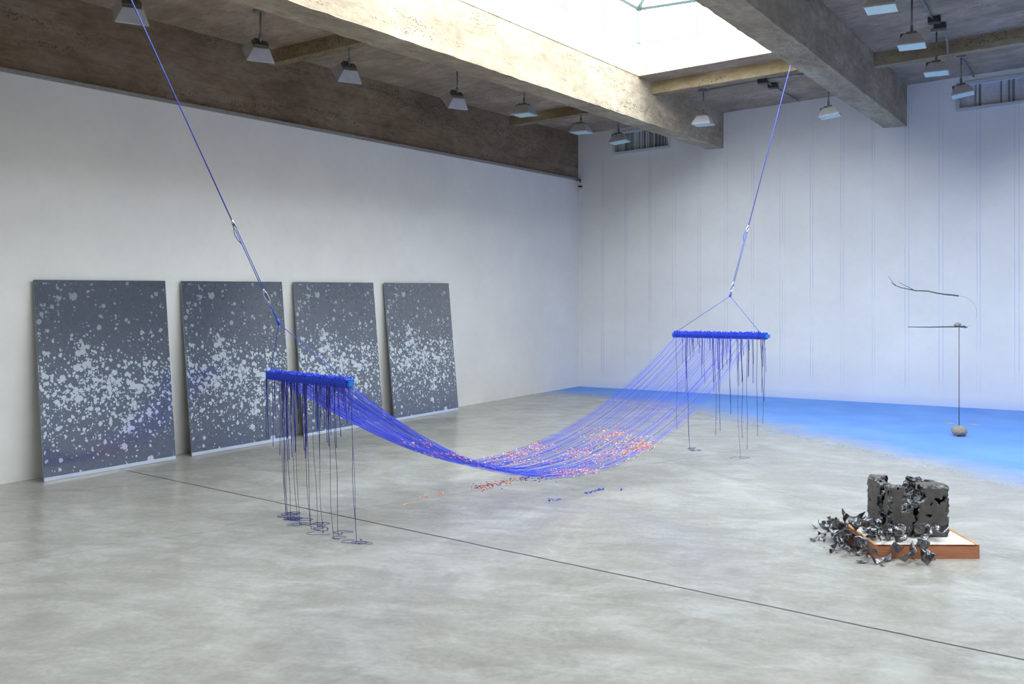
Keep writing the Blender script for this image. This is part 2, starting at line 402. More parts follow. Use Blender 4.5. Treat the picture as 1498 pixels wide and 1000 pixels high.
for (a, b, lo, hi) in holes:
    wprism(mb, prev, a, 0, 0, zt(prev) + .3, zt(a) + .3, 0, BY)
    wprism(mb, a, b, 0, 0, zt(a) - lo, zt(b) - lo, 0, BY)
    wprism(mb, a, b, zt(a) - hi, zt(b) - hi, zt(a) + .3, zt(b) + .3, 0, BY)
    prev = b
wprism(mb, prev, TR + .25, 0, 0, zt(prev) + .3, zt(TR) + .3, 0, BY)
struct(in_backwall(mb, 'wall_back', M['backwall']))
for wi, (a, b, lo, hi) in enumerate(holes):
    root = empty('window_%d' % (wi + 1), (K.x, K.y, 0), (0, 0, bwang)); struct(root)
    fr = MB(); q = .045
    wprism(fr, a - q, b + q, zt(a) - lo - q, zt(b) - lo - q, zt(a) - lo, zt(b) - lo, -.018, .06)
    wprism(fr, a - q, b + q, zt(a) - hi, zt(b) - hi, zt(a) - hi + q, zt(b) - hi + q, -.018, .06)
    wprism(fr, a - q, a, zt(a) - lo, zt(a) - lo, zt(a) - hi, zt(a) - hi, -.018, .06)
    wprism(fr, b, b + q, zt(b) - lo, zt(b) - lo, zt(b) - hi, zt(b) - hi, -.018, .06)
    in_backwall(fr, 'window_frame', M['frame'], parent=root)
    bl = MB(); t = a; rr = random.Random(3 + wi)
    while t < b:
        w_ = rr.choice((.008, .012, .02, .03)); t2 = min(b, t + w_)
        y = .05 + rr.choice((0, .012, .02))
        wprism(bl, t, t2, zt(t) - lo, zt(t2) - lo, zt(t) - hi, zt(t2) - hi, y, y + .03, rr.choice((0, 0, 1, 2) if wi == 0 else (0, 0, 0, 1)))
        t = t2
    in_backwall(bl, 'vertical_slats', [M['slat_l'], M['slat_d'], plain('green_grey_slat', (138, 160, 156), .6)], parent=root)
# other walls (outside the frame)
mb = MB().prism([cBR, cBR + BD * th, cFR + BD * th, cFR], 0, 5.3); struct(mb.build('wall_right', M['wall']))
mb = MB().prism([cFL, cFR, cFR - LD * th, cFL - LD * th], 0, 5.3); struct(mb.build('wall_front', M['wall']))

# beam lines in plan
A_R = (at(418, 0, 3.985).xy, BW(wt(1058.5))); A_L = (at(332.6, 0, 3.985).xy, BW(wt(1035)))
B_L = (at(1015, 0, 4.108).xy, BW(wt(1292.8))); B_R = (at(1089, 0, 4.108).xy, BW(wt(1327)))
def isect(l, p, d):
    a, b = l; e = b - a; det = e.x * (-d.y) - e.y * (-d.x)
    s = ((p.x - a.x) * (-d.y) - (p.y - a.y) * (-d.x)) / det
    return a + e * s
def rear(l): return isect(l, cFL, BD)
def onback(l): return l[1]
def cross(l, p): return isect(l, p, BD)
lean = lambda p: zc(p)
SLAB = .3
CURB = 5.0
# skylight extents (points on line A_R)
eA = (A_R[1] - A_R[0]).normalized()
pC = Vector((1.918, 12.65))            # near face of crossbeam C
pD = isect(A_R, Vector((-2.676, 5.58)), BD)
openings = []
curbA = cross(A_R, pC - eA * .40); endD = cross(A_R, pD + eA * .30)
quad = lambda l1, l2, p, q: [cross(l1, p), cross(l2, p), cross(l2, q), cross(l1, q)]
openings.append((A_R, B_L, curbA, endD))
e2a = cross(A_R, pD - eA * 3.6); e2b = cross(A_R, pD - eA * 7.6)
openings.append((A_R, B_L, e2a, e2b))  # unseen skylight added towards the rear, sized for the foreground floor brightness
E_L = (K + LN * 7.5 - LD * 3, K + LN * 7.5 + LD * 0); E_R = (K + LN * 7.8 - LD * 3, K + LN * 7.8)
G_L = (K + LN * 10.2 - LD * 3, K + LN * 10.2); G_R = (K + LN * 10.5 - LD * 3, K + LN * 10.5)
def onb(l): return isect(l, K, BD)
e3a = onb(E_R) - LD * 3.0; e3b = onb(E_R) - LD * 13.0
openings.append((E_R, G_L, e3a, e3b))  # unseen skylight added beyond the right bay to light that side
ce = MB(); top = lambda p: zc(p) + SLAB
def slab(l1, l2, p, q): ce.prism(quad(l1, l2, p, q), zc, top)
Lwall = (LW(24) - LN * th, K - LN * th)
Rwall = (cFR + BD * th, cBR + BD * th)
pb = K - BN * 0; pr = cFL - LD * th
slab(Lwall, A_R, pb, pr)
slab(A_R, B_L, pb, curbA); slab(A_R, B_L, endD, e2a); slab(A_R, B_L, e2b, pr)
slab(B_L, E_R, pb, pr)
slab(E_R, G_L, pb, e3a); slab(E_R, G_L, e3b, pr)
slab(G_L, Rwall, pb, pr)
struct(ce.build('ceiling', M['ceil']))
# main beams
def beam(name, l1, l2, zb, label):
    mb = MB(); n = 30
    a0, a1 = onb(l1), rear(l1); b0, b1 = onb(l2), rear(l2)
    # subdivide lengthwise with a slightly uneven arris
    vs = []; fs = []
    nseg = 260; rr = random.Random(len(name))
    for i in range(nseg + 1):
        t = i / nseg; pa = a0.lerp(a1, t); pb_ = b0.lerp(b1, t)
        j = [noise.noise(Vector((t * 160, k * 7.3, zb))) * .010 + noise.noise(Vector((t * 30, k * 3.3, zb))) * .008 for k in range(4)]
        wdir = (pb_ - pa).normalized()
        vs += [(pa.x + wdir.x * j[0], pa.y + wdir.y * j[0], zb + j[1]), (pb_.x + wdir.x * j[2], pb_.y + wdir.y * j[2], zb + j[3]),
               (pb_.x, pb_.y, zc(pb_) + .02), (pa.x, pa.y, zc(pa) + .02)]
    for i in range(nseg):
        for k in range(4):
            k2 = (k + 1) % 4
            fs.append((i * 4 + k, i * 4 + k2, i * 4 + 4 + k2, i * 4 + 4 + k))
    fs += [(3, 2, 1, 0), tuple(nseg * 4 + k for k in range(4))]
    return struct(mesh(name, vs, fs, M['beam']))
beam('ceiling_beam_1', A_L, A_R, 3.985, '')
beam('ceiling_beam_2', B_L, B_R, 4.108, '')
beam('ceiling_beam_3', E_L, E_R, 4.25, '')
beam('ceiling_beam_4', G_L, G_R, 4.35, '')
# crossbeams: near face through point p, thickness towards the back wall
def crossbeam(name, l1, l2, p, drop, thick=.15, k=0.0):
    a, b = isect(l1, p, BD), isect(l2, p, BD); e = (l1[1] - l1[0]).normalized()
    q = p + e * thick
    c, d = isect(l2, q, BD), isect(l1, q, BD)
    mb = MB().prism([a, b, c, d], lambda z: zc(z) - drop, lambda z: zc(z) + .02)
    return struct(mb.build(name, M['cross']))
Lw2 = (LW(24) - off, K - off)
crossbeam('ceiling_crossbeam_1', Lw2, A_L, Vector((-2.754, 10.39)), .152)
crossbeam('ceiling_crossbeam_2', Lw2, A_L, Vector((0.0, 14.33)), .142)
crossbeam('ceiling_crossbeam_3', A_R, B_L, pC, .165)
crossbeam('ceiling_crossbeam_4', A_R, B_L, pD, .21, .25)
crossbeam('ceiling_crossbeam_5', B_R, E_L, Vector((4.617, 11.7)), .175)
crossbeam('ceiling_crossbeam_6', B_R, E_L, Vector((4.617, 11.7)) - eA * 4.8, .15)
crossbeam('ceiling_crossbeam_7', Lw2, A_L, Vector((-2.754, 10.39)) - eA * 4.8, .15)
# skylights: concrete kerb, white bars, clear panes; the last two unseen, added for light
kerbs = MB()
for oi, (l1, l2, p, q) in enumerate(openings):
    c = quad(l1, l2, p, q); ctr = sum(c, Vector((0, 0))) / 4
    kb = MB()
    for i in range(4):
        a, b = c[i], c[(i + 1) % 4]; nrm = Vector(((b - a).y, -(b - a).x)).normalized()
        if nrm.dot(ctr - a) > 0: nrm = -nrm
        a = a - nrm * .008; b = b - nrm * .008
        kb.prism([a, b, b + nrm * .2 + (b - a).normalized() * .2, a + nrm * .2 - (b - a).normalized() * .2], lambda z: zc(z) + .004, CURB)
    struct(kb.build('skylight_kerb_%d' % (oi + 1), M['kerb']))
    root = struct(empty('skylight_%d' % (oi + 1), (ctr.x, ctr.y, CURB)))
    o3 = Vector((ctr.x, ctr.y, CURB))
    W = [Vector((x.x, x.y, CURB)) - o3 for x in c]
    up = Vector((0, 0, .47)); E = [w + up for w in W]
    inset = 1.25; sh = (W[0] + W[1]) / 2; sh2 = (W[2] + W[3]) / 2; ax = (sh2 - sh).normalized()
    r1 = sh + ax * inset + Vector((0, 0, 1.05)); r2 = sh2 - ax * inset + Vector((0, 0, 1.05))
    bars = MB()
    def bar(a, b, r=.022): bars.tube([a, b], r, 4)
    for i in range(4):
        bar(W[i], E[i], .035); bar(W[i], W[(i + 1) % 4], .012); bar(E[i], E[(i + 1) % 4], .03)
    for i, r in ((0, r1), (1, r1), (2, r2), (3, r2)): bar(E[i], r, .03)
    bar(r1, r2, .03)
    n = max(4, int((E[2] - E[1]).length / .95))
    for k in range(1, n):
        for (s0, s1, e0, e1) in ((W[0], W[3], E[0], E[3]), (W[1], W[2], E[1], E[2])):
            bar(s0.lerp(s1, k / n), e0.lerp(e1, k / n), .014)
            ep = e0.lerp(e1, k / n); tt = max(0, min(1, ((ep - r1).dot(ax)) / (r2 - r1).length))
            bar(ep, r1.lerp(r2, tt), .014)
    for k in range(1, 3):
        bar(W[0].lerp(W[1], k / 3), E[0].lerp(E[1], k / 3), .014); bar(E[0].lerp(E[1], k / 3), r1, .014)
        bar(W[3].lerp(W[2], k / 3), E[3].lerp(E[2], k / 3), .014); bar(E[3].lerp(E[2], k / 3), r2, .014)
    bars.build('glazing_bars', M['skyframe'], root)
    g = MB()
    for i in range(4):
        g.add([W[i], W[(i + 1) % 4], E[(i + 1) % 4], E[i]], [(0, 1, 2, 3)])
    g.add([E[0], E[1], r1], [(0, 1, 2)]); g.add([E[2], E[3], r2], [(0, 1, 2)])
    g.add([E[1], E[2], r2, r1], [(0, 1, 2, 3)]); g.add([E[3], E[0], r1, r2], [(0, 1, 2, 3)])
    g.build('glass_pane', M['pane'], root)
    # sampling portal for the sky at the opening
    wv = (c[1] - c[0]); lv = (c[3] - c[0])
    ld = bpy.data.lights.new('skylight_portal', 'AREA'); ld.shape = 'RECTANGLE'; ld.size = wv.length; ld.size_y = lv.length
    ld.cycles.is_portal = True
    lo_ = bpy.data.objects.new('skylight_portal', ld); COL.objects.link(lo_)
    lo_.location = (ctr.x, ctr.y, CURB + .02); lo_.rotation_euler = (0, 0, math.atan2(wv.y, wv.x))

# ---------------------------------------------------------------- lamps
def make_lamp(zl, tilt, azi, px, Y, label, group, rz=None, low=False):
    X = (px - CX) / F * Y; p = Vector((X, Y)); zcl = zc(p)
    root = empty('pendant_lamp', (X, Y, zcl), (0, 0, 0)); tag(root, label, 'lamp', group)
    hz = zl - zcl                         # centre of the lens below the ceiling
    hh = .12
    rot = Euler((0, 0, azi)).to_matrix() @ Euler((0, tilt, 0)).to_matrix()
    lensc = Vector((0, 0, hz)); topc = lensc + rot @ Vector((0, 0, hh + .03))
    lensc -= Vector((topc.x, topc.y, 0)); topc = Vector((0, 0, topc.z))
    MB().box((0, 0, -.02), (.11, .11, .04), Euler((0, 0, azi)).to_matrix()).build('ceiling_box', M['conduit'], root)
    MB().tube([(0, 0, -.03), (0, 0, topc.z)], .011, 8).tube([(0, 0, topc.z + .07), (0, 0, topc.z + .02)], .017, 8).build('rod', M['conduit'], root, True)
    s1, s2, s3 = .135, .115, .078
    ring = []
    for (s, z) in ((s1, 0), (s1, .012), (s2, .05), (s2 * .985, .054), (s3, hh)):
        ring.append([lensc + rot @ Vector((x * s, y * s, z)) for x, y in ((-1, -1), (1, -1), (1, 1), (-1, 1))])
    hb = MB(); vs = [v for r in ring for v in r]
    fs = []
    for i in range(len(ring) - 1):
        for k in range(4): fs.append((i * 4 + k, i * 4 + (k + 1) % 4, i * 4 + 4 + (k + 1) % 4, i * 4 + 4 + k))
    fs.append(tuple((len(ring) - 1) * 4 + k for k in range(4)))
    hb.add(vs, fs); hs = hb.build('lamp_housing', M['housing'], root)
    MB().box(lensc + rot @ Vector((0, 0, .002)), (.262, .262, .008), rot).build('lamp_glass', M['lens'], root)
    MB().box(lensc + rot @ Vector((0, 0, hh + .012)), (.1, .15, .026), rot).box(lensc + rot @ Vector((-.085, 0, hh - .01)), (.05, .08, .06), rot).build('gear_box', M['housing_dark'], root)
    return root
az = math.atan2(BD.y, BD.x)
gl = 'lamps along the left concrete beam'; gr_ = 'lamps hanging in the right-hand bay'; gm = 'lamps near the back wall in the skylight bay'
TL = math.radians(38)
specs = [(4.02, TL, 193, 7.75, 'pale tilted pendant lamp cut by the top of the picture, nearest above the left wall', gl),
         (4.02, TL, 381, 9.04, 'pale tilted pendant lamp hanging just before the first small crossbeam on the left', gl),
         (4.02, TL, 511, 9.95, 'pale tilted pendant lamp just beyond the first small crossbeam on the left', gl),
         (4.01, TL, 669, 11.35, 'small tilted pendant lamp midway between the two left crossbeams', gl),
         (4.0, 0, 767, 12.1, 'level pendant lamp with glass facing down in front of the second left crossbeam', gl),
         (4.0, 0, 850, 13.46, 'level pendant lamp over the end of the brown concrete beam by the corner', gl),
         (4.0, -.12, 905, 14.35, 'dark-sided pendant lamp in front of the left striped window', gl),
         (4.07, 0, 1029, 13.2, 'level pendant lamp on a long rod beside the beam end under the skylight bay', gm),
         (4.09, -.15, 1212, 12.7, 'dark-sided pendant lamp partly behind the right beam near the back wall', gm),
         (4.24, 0, 1289, 8.32, 'pendant lamp at the top edge of the picture, nearest in the right-hand bay', gr_),
         (4.24, 0, 1334, 9.6, 'pendant lamp just below the small crossbeam of the right-hand bay', gr_),
         (4.24, 0, 1370, 10.8, 'pendant lamp beyond the crossbeam and its conduit in the right-hand bay', gr_),
         (4.24, -.15, 1406, 12.0, 'dark-sided pendant lamp in front of the right striped window', gr_)]
for s in specs:
    make_lamp(s[0], s[1], az - (.55 if s[1] > .3 else 0), s[2], s[3], s[4], s[5])
# conduits
def conduit(name, pts, label, r=.012, boxes=()):
    base = Vector(pts[0]); root = empty(name, base); tag(root, label, 'conduit')
    MB().tube([Vector(p) - base for p in pts], r, 8).build('pipe', M['conduit'], root, True)
    for b in boxes:
        MB().box(Vector(b) - base, (.13, .11, .06), Euler((0, 0, az)).to_matrix()).build('junction_box', M['darkmetal'], root)
def cp(px, py, dz=.025):
    # point on the sloping slab seen at this pixel
    z = 4.6
    for _ in range(20):
        p = at(px, py, z); z = zc(p) - dz
    return at(px, py, z)
conduit('ceiling_conduit', [cp(1036, 131), cp(1075, 125), cp(1112, 118), cp(1130, 115), cp(1200, 104)], 'thin pipe along the slab behind the skylight crossbeam', boxes=[cp(1116, 119, .04)])
conduit('ceiling_conduit', [cp(1121, 119), cp(1133, 127), cp(1168, 148)], 'dark pipe running to the top of the back wall behind the blue rope', boxes=[cp(1131, 126, .04)])
conduit('ceiling_conduit', [cp(1340, -12), cp(1350, 2), cp(1366, 30)], 'pale pipe meeting two boxes at the top of the right-hand bay', boxes=[cp(1367, 30, .04), cp(1375, 39, .04)])
p5 = cp(1385, 50)
q1 = at(1387, 85, zc(p5) - .20)
conduit('ceiling_conduit', [cp(1379, 42, .05), p5 - Vector((0, 0, .03)), q1], 'bent pipe dropping across the face of the right-hand crossbeam')
conduit('ceiling_conduit', [cp(1407, 84), cp(1424, 112)], 'dark slanting pipe above the right striped window')
# small sensor in the corner
root = empty('corner_sensor', (0, 0, 0)); pc = K - LD * .16 + LN * .09
root.location = (pc.x, pc.y, 3.53)
tag(root, 'small white sensor box under the beam end in the room corner', 'sensor')
MB().tube([(0, 0, .08), (0, 0, 0)], .012, 6).tube([(0, 0, .06), (-LN.x * .085, -LN.y * .085, .06)], .01, 6).build('bracket', M['darkmetal'], root)
MB().box((0, 0, -.05), (.085, .1, .12)).build('body', M['plastic'], root)
MB().box((-.003, -.052, -.055), (.07, .012, .03)).build('lens_window', M['black'], root)

# ---------------------------------------------------------------- mirror panels
PW = 1.33; OFF = .18; PZ = 1.785; PL = math.hypot(PZ, OFF)
phi = math.atan2(LD.y, LD.x)           # along the wall
tilt = math.atan2(OFF, PZ)
def panel():
    root = empty('mirror_panel', (0, 0, 0))
    t = .012
    MB().box((0, .001, PL / 2), (PW, t, PL)).build('backing_sheet', M['panel_edge'], root)
    MB().box((0, -t / 2, .035 + (PL - .035) / 2), (PW, .003, PL - .035)).build('printed_mirror', M['panel'], root)
    MB().box((0, -t / 2, .0175), (PW, .003, .032)).build('bare_mirror_strip', M['mirror'], root)
    return root
P0 = panel()
pl_lab = ['silkscreened mirror panel with pale speckles, leftmost of four leaning on the wall',
          'silkscreened mirror panel reflecting the blue bar, second of four from the left',
          'silkscreened mirror panel behind the near blue fringe, third of four from the left',
          'dark speckled mirror panel leaning on the wall, rightmost of four']
TLp = [(47.6, 409), (263.4, 411.6), (427.7, 413.6), (560.5, 415)]
for i, (px, py) in enumerate(TLp):
    r = (px - CX) / F
    # point on the left wall seen at px
    s = (K.y * r - K.x) / (LD.y * r - LD.x)   # K - LD*s
    p = K - LD * s
    o = P0 if i == 0 else copy_tree(P0)
    bl = p + LN * (OFF + .012); c = bl + LD * (PW / 2)
    o.location = (c.x, c.y, 0)
    # local x along LD, local -y towards the room, lean back
    o.rotation_euler = (Matrix.Rotation(phi, 3, 'Z') @ Matrix.Rotation(-tilt, 3, 'X')).to_euler()
    tag(o, pl_lab[i], 'panel', 'mirror panels leaning on the left wall')

# ---------------------------------------------------------------- string hammock
n0 = Vector((-1.86, 7.0, 1.047)); n1 = Vector((-1.074, 6.1, 1.072))
f0 = Vector((1.746, 9.87, 1.215)); f1 = Vector((2.512, 9.0, 1.24))
hroot = empty('string_hammock', ((n0 + n1) / 2).xy.to_3d())
tag(hroot, 'blue string hammock hanging in a deep curve between two corded bars', 'hammock')
HO = hroot.location.copy()
def hp(v): return Vector(v) - HO
def make_bar(a, b, near, seed):
    d = (b - a).normalized(); side = d.cross(Vector((0, 0, 1))).normalized()
    rm = Matrix((d, side, Vector((0, 0, 1)))).transposed()
    root = MB().box(hp((a + b) / 2), ((b - a).length + .03, .036, .036), rm).build('wooden_bar', M['cyan'], hroot)
    rr = random.Random(seed); w = MB(); ln = (b - a).length
    nt_ = 120
    for i in range(nt_):
        s = (i + .5) / nt_; c = hp(a + d * ln * (.012 + s * .976))
        rad = .027 + rr.random() * .006
        pts = []
        lean_ = rr.uniform(-.012, .012)
        for k in range(9):
            t = 2 * math.pi * k / 8
            q = Vector((max(-1, min(1, 1.3 * math.cos(t))), max(-1, min(1, 1.3 * math.sin(t)))))
            pts.append(c + side * q.x * rad + Vector((0, 0, 1)) * q.y * rad * .92 + d * (lean_ * math.sin(t)))
        w.tube(pts, .0062, 5)
        for _ in range(3 if near else 1):
            e = c + Vector((rr.uniform(-.01, .01), rr.uniform(-.01, .01), .026 + rr.random() * .01)) + side * rr.uniform(-.028, .028)
            w.tube([e, e + d * rr.uniform(-.015, .015) + side * rr.uniform(-.012, .012) + Vector((0, 0, rr.uniform(-.004, .012)))], .0055, 4)
    w.build('cord_wrapping', M['blue'], root)
    return root
make_bar(n0, n1, True, 1); make_bar(f0, f1, False, 2)
def strand_point(x, s, ph=0.0, dz=0.0):
    a = n0.lerp(n1, .02 + .97 * x); b = f0.lerp(f1, .015 + .865 * x)
    p = a.lerp(b, s)
    low = .17 + .012 * x + dz; c = .40 + .08 * x; e = 1.4 + .6 * x
    if s < c: z = low + (a.z - low) * ((c - s) / c) ** e
    else: z = low + (b.z - low) * ((s - c) / (1 - c)) ** 2
    return Vector((p.x, p.y, z))
NS = 100; rr = random.Random(11); strands = []
for i in range(NS):
    x = (i + .5) / NS + rr.uniform(-.004, .004) + .012 * math.sin(i * .9) * (rr.random() < .5); dz = rr.gauss(0, .007)
    x2 = x + rr.gauss(0, .006); strands.append((x, x2, dz))
    def pt(s, x=x, x2=x2, dz=dz):
        k = math.sin(math.pi * s)
        return strand_point(x + (x2 - x) * k, s, 0, dz)
    pts = [hp(pt(s / 44)) for s in range(45)]
    MB().tube(pts, [.0014 - .0006 * s / 44 for s in range(45)], 4).build('hammock_string', M['blue'] if rr.random() < .72 else M['blue_pale'], hroot, True)
# twenty pairs of doubled strings: left out of the hundred, tied in as one run
x_ = MB()
for i in range(34):
    x = rr.random(); dz = rr.gauss(0, .009); x2 = x + rr.gauss(0, .02)
    x_.tube([hp(strand_point(x + (x2 - x) * math.sin(math.pi * s / 40), s / 40, 0, dz)) for s in range(41)], [.0012 - .0004 * s / 40 for s in range(41)], 4)
o = x_.build('hammock_thin_strings', M['blue_pale'], hroot, True); o['kind'] = 'stuff'
# coloured knots tied in along the belly
kcols = [plain('orange_knot', (248, 150, 104), .6), plain('pink_knot', (240, 136, 150), .6), plain('yellow_knot', (248, 216, 140), .6),
         plain('cream_knot', (240, 226, 206), .6), plain('plum_knot', (110, 50, 110), .6), plain('red_knot', (206, 66, 60), .6)]
kb = MB(); rr = random.Random(5)
# groups of knots along the belly: place seen in plan, spread, how many
clusters = [(888, 637, 20, 6, 300), (905, 634, 10, 3, 80), (850, 662, 18, 5, 220), (932, 650, 16, 7, 230), (945, 652, 12, 4, 190), (908, 662, 26, 7, 200), (897, 662, 8, 4, 60), (850, 690, 26, 3.5, 330),
            (790, 676, 30, 4, 130), (742, 663, 26, 3.5, 260), (775, 652, 16, 3, 140), (660, 664, 30, 3, 200), (610, 648, 26, 3, 140), (730, 676, 24, 4, 150), (870, 672, 26, 6, 110), (700, 672, 30, 4, 130)]
grid = []
for xi in range(100):
    for si in range(240):
        s_ = .1 + .72 * si / 240; q = strand_point((xi + .5) / 100, s_)
        grid.append((CX + F * q.x / q.y, HY - F * (q.z - H) / q.y, (xi + .5) / 100, s_))
for (cx, cy, sx_, sy_, n) in clusters:
    c_ = [g for g in grid if abs(g[0] - cx) < 2.2 * sx_ and abs(g[1] - cy) < 2.2 * sy_]
    if not c_: continue
    wts = [math.exp(-.5 * (((g[0] - cx) / sx_) ** 2 + ((g[1] - cy) / sy_) ** 2)) for g in c_]
    for g in rr.choices(c_, wts, k=int(n * .6)):
        st, s = g[2], g[3]
        i = min(NS - 1, int(st * NS)); x, x2, dz = strands[i]
        p = hp(strand_point(x + (x2 - x) * math.sin(math.pi * s), s, 0, dz))
        d = (hp(strand_point(x, s + .01, 0, dz)) - hp(strand_point(x, s, 0, dz))).normalized()
        l = rr.uniform(.005, .012); w_ = rr.uniform(.003, .0052)
        q = Vector((rr.uniform(-1, 1), rr.uniform(-1, 1), rr.uniform(-.8, .4))).normalized()
        mi = rr.choices(range(6), (5, 4, 3, 2, 1.6, 2))[0]
        kb.tube([p - d * l, p, p + (d + q * .8).normalized() * l], [w_ * .5, w_, w_ * .4], 4, mi)
o = kb.build('coloured_knots', kcols, hroot); o['kind'] = 'stuff'
# loose fringe
FR = MB(); nfr = [0]
def fringe(a, b, s, ln, end, mat, seed, side=0.0):
    rr = random.Random(seed); d = (b - a).normalized(); sd = d.cross(Vector((0, 0, 1)))
    p = a.lerp(b, s) + sd * (rr.choice((-1, 1)) * .03); p.z -= .01
    wob = rr.uniform(.002, .006); ph = rr.random() * 6
    if ln is None: ln = p.z - .004; floorend = True
    else: floorend = False
    n = max(5, int(ln / .05)); pts = []
    for i in range(n + 1):
        t = i / n
        pts.append(Vector((p.x + math.sin(ph + t * ln * 9) * wob + d.x * .05 * t * t * (1 if floorend else .2) * rr.uniform(.95, 1.05), p.y + math.cos(ph * 1.7 + t * ln * 7) * wob, p.z - ln * t + (0.0 if not floorend else .0))))
    if floorend:
        q = pts[-1].copy(); q.z = .004; pts[-1] = q
        R0 = rr.uniform(.03, .06); nn = rr.randint(16, 34); c = q.copy(); an = rr.random() * 6
        for k in range(nn):
            an += rr.uniform(.35, .75) * (1 if rr.random() < .85 else -1.2)
            q = q + Vector((math.cos(an) * 1.5, math.sin(an), 0)) * rr.uniform(.012, .022)
            q = q.lerp(Vector((c.x, c.y, .004)), .06); q.z = .0035 + .004 * rr.random()
            pts.append(q.copy())
    r = [.0017] * len(pts)
    if nfr[0] < 98:
        MB().tube([hp(x) for x in pts], [.0023 if not floorend else .0017] * len(pts), 4).build('fringe_strand', mat, hroot, True)
    else: FR.tube([hp(x) for x in pts], [.0026] * len(pts), 4)
    nfr[0] += 1
rr = random.Random(21)
for i, s in enumerate((.12, .135, .155, .245, .27, .29, .40, .43, .53, .545, .68, .78, .80, .965, .975)):
    fringe(n0, n1, s, None, True, M['navy'] if i % 2 else M['greycord'], 100 + i)
for i, (s, l) in enumerate(((.05, 1.0), (.17, None), (.165, None), (.49, .98), (.485, 1.02), (.60, .80), (.71, None), (.76, 1.02), (.81, 1.12), (.91, .98), (.965, .85), (.60, .78))):
    fringe(f0, f1, s, l, l is None, M['navy'] if i % 2 else M['greycord'], 500 + i)
def near_short(i):
    s = min(.99, max(.012, rr.choice((.03, .11, .13, .25, .30, .33, .42, .44, .53, .66, .70, .80, .86, rr.random(), rr.random())) + rr.gauss(0, .012)))
    l = rr.choice((.05, .1, .16, .22, .28, .38, .52)) * rr.uniform(.8, 1.25)
    fringe(n0, n1, s, l, False, rr.choice((M['blue'], M['violet'], M['navy'])), 300 + i)
def far_short(i):
    s = rr.choice((.04, .12, .16, .2, .25, .3, .36, .42, .46, .52, .58, .63, .72, .83, .95, .97, rr.random())) + rr.gauss(0, .008)
    l = rr.choice((.06, .1, .16, .22, .3, .42, .55)) * rr.uniform(.8, 1.2)
    fringe(f0, f1, min(.99, max(.012, s)), l, False, rr.choice((M['blue'], M['navy'], M['blue'])), 700 + i)
for i in range(48): near_short(i)
for i in range(23): far_short(i)
for i in range(60): near_short(100 + i)
for i in range(48): far_short(100 + i)
o = FR.build('short_fringe', M['violet'], hroot, True); o['kind'] = 'stuff'
# ropes
def rope_set(a, b, apex, top, k1, k2):
    m = MB()
    for e in (a.lerp(b, .03), a.lerp(b, .93)):
        e = e + Vector((0, 0, .03)); m.tube([hp(e), hp(e.lerp(apex, .5)), hp(apex)], .003, 6)
    u = (top - apex)
    m.tube([hp(apex + u * .012), hp(apex - u * .004)], .012, 6)
    m.build('bridle_cord', M['rope'], hroot, True)
    p1 = apex + u * k1; p2 = apex + u * k2
    sd = Vector((1, 0, 0)) * .006
    MB().tube([hp(apex), hp(p1)], .005, 6).tube([hp(p1 - sd), hp(p2 - sd)], .003, 6).tube([hp(p1 + sd), hp(p2 + sd)], .003, 6).tube([hp(p2), hp(top)], .0046, 6).build('suspension_rope', M['rope'], hroot, True)
    for p, s in ((p1, 1.0), (p2, .7)):
        d = u.normalized(); q = MB(); lp_ = []
        for k in range(17):
            t = 2 * math.pi * k / 16
            lp_.append(hp(p + d * .045 * s * math.cos(t) + Vector((1, 0, 0)) * .014 * s * math.sin(t)))
        q.tube(lp_, .0045, 6); q.tube([hp(p - d * .06 * s), hp(p - d * .03 * s)], .008, 6).tube([hp(p + d * .03 * s), hp(p + d * .06 * s)], .008, 6)
        q.build('metal_shackle', M['steel'], hroot, True)
    # loose tail loop below the upper shackle
    d = u.normalized()
    MB().tube([hp(p2 + Vector((-.004 - .02 * math.sin(math.pi * k / 8), 0, 0)) - d * (.14 * k / 8)) for k in range(9)], .0032, 5).build('rope_tail', M['rope'], hroot, True)
    r = MB(); r.tube([hp(top + Vector((0, 0, .0))), hp(top + Vector((0, 0, .07)))], .008, 6)
    r.build('eye_bolt', M['steel'], hroot)
apN = Vector((-1.633, 6.417, 1.46)); a_ = 1.60
topN = Vector((-1.467 - .78 * a_, 6.55 - .625 * a_, 1.46 + (a_ - .213) * 2.08))
rope_set(n0, n1, apN, topN, .065, .232)
rope_set(f0, f1, Vector((2.272, 9.544, 1.63)), Vector((3.055, 9.97, 4.22)), .035, .272)
# flecks dropped under the hammock
fb = MB(); rr = random.Random(9)
def fleck(px, py, mi, l=None):
    p = at(px, py, 0.0025); a = rr.random() * 3.14; l = l or rr.uniform(.006, .016)
    fb.box(p, (l, rr.uniform(.004, .009), .004), Euler((0, 0, a)).to_matrix(), mi)
for (x0, y0, x1, y1, n, jit, cs) in ((690, 713, 758, 701, 110, 1.4, (0, 1, 4, 4, 5)), (640, 722, 650, 720, 14, .8, (0, 2, 1)), (615, 727, 625, 725, 12, .8, (0, 2, 0)), (590, 737, 596, 736, 12, .9, (0, 2, 1)), (706, 716, 724, 713, 16, 1.0, (0, 5, 2)),
                                   (760, 700, 800, 697, 50, 1.8, (6, 6, 4)), (854, 721, 885, 714, 34, .8, (6, 6, 6)), (798, 733, 822, 728, 14, 1.2, (6,)), (908, 716, 911, 715, 7, .8, (6,)), (690, 713, 820, 695, 60, 3.5, (6, 4, 2, 1))):
    for _ in range(n):
        t = rr.random(); fleck(x0 + (x1 - x0) * t + rr.gauss(0, 1), y0 + (y1 - y0) * t + rr.gauss(0, jit), rr.choice(cs))
o = fb.build('thread_flecks', kcols + [M['blue']])
tag(o, 'scattered orange pink and blue thread flecks on the floor under the hammock', 'flecks', None, 'stuff')

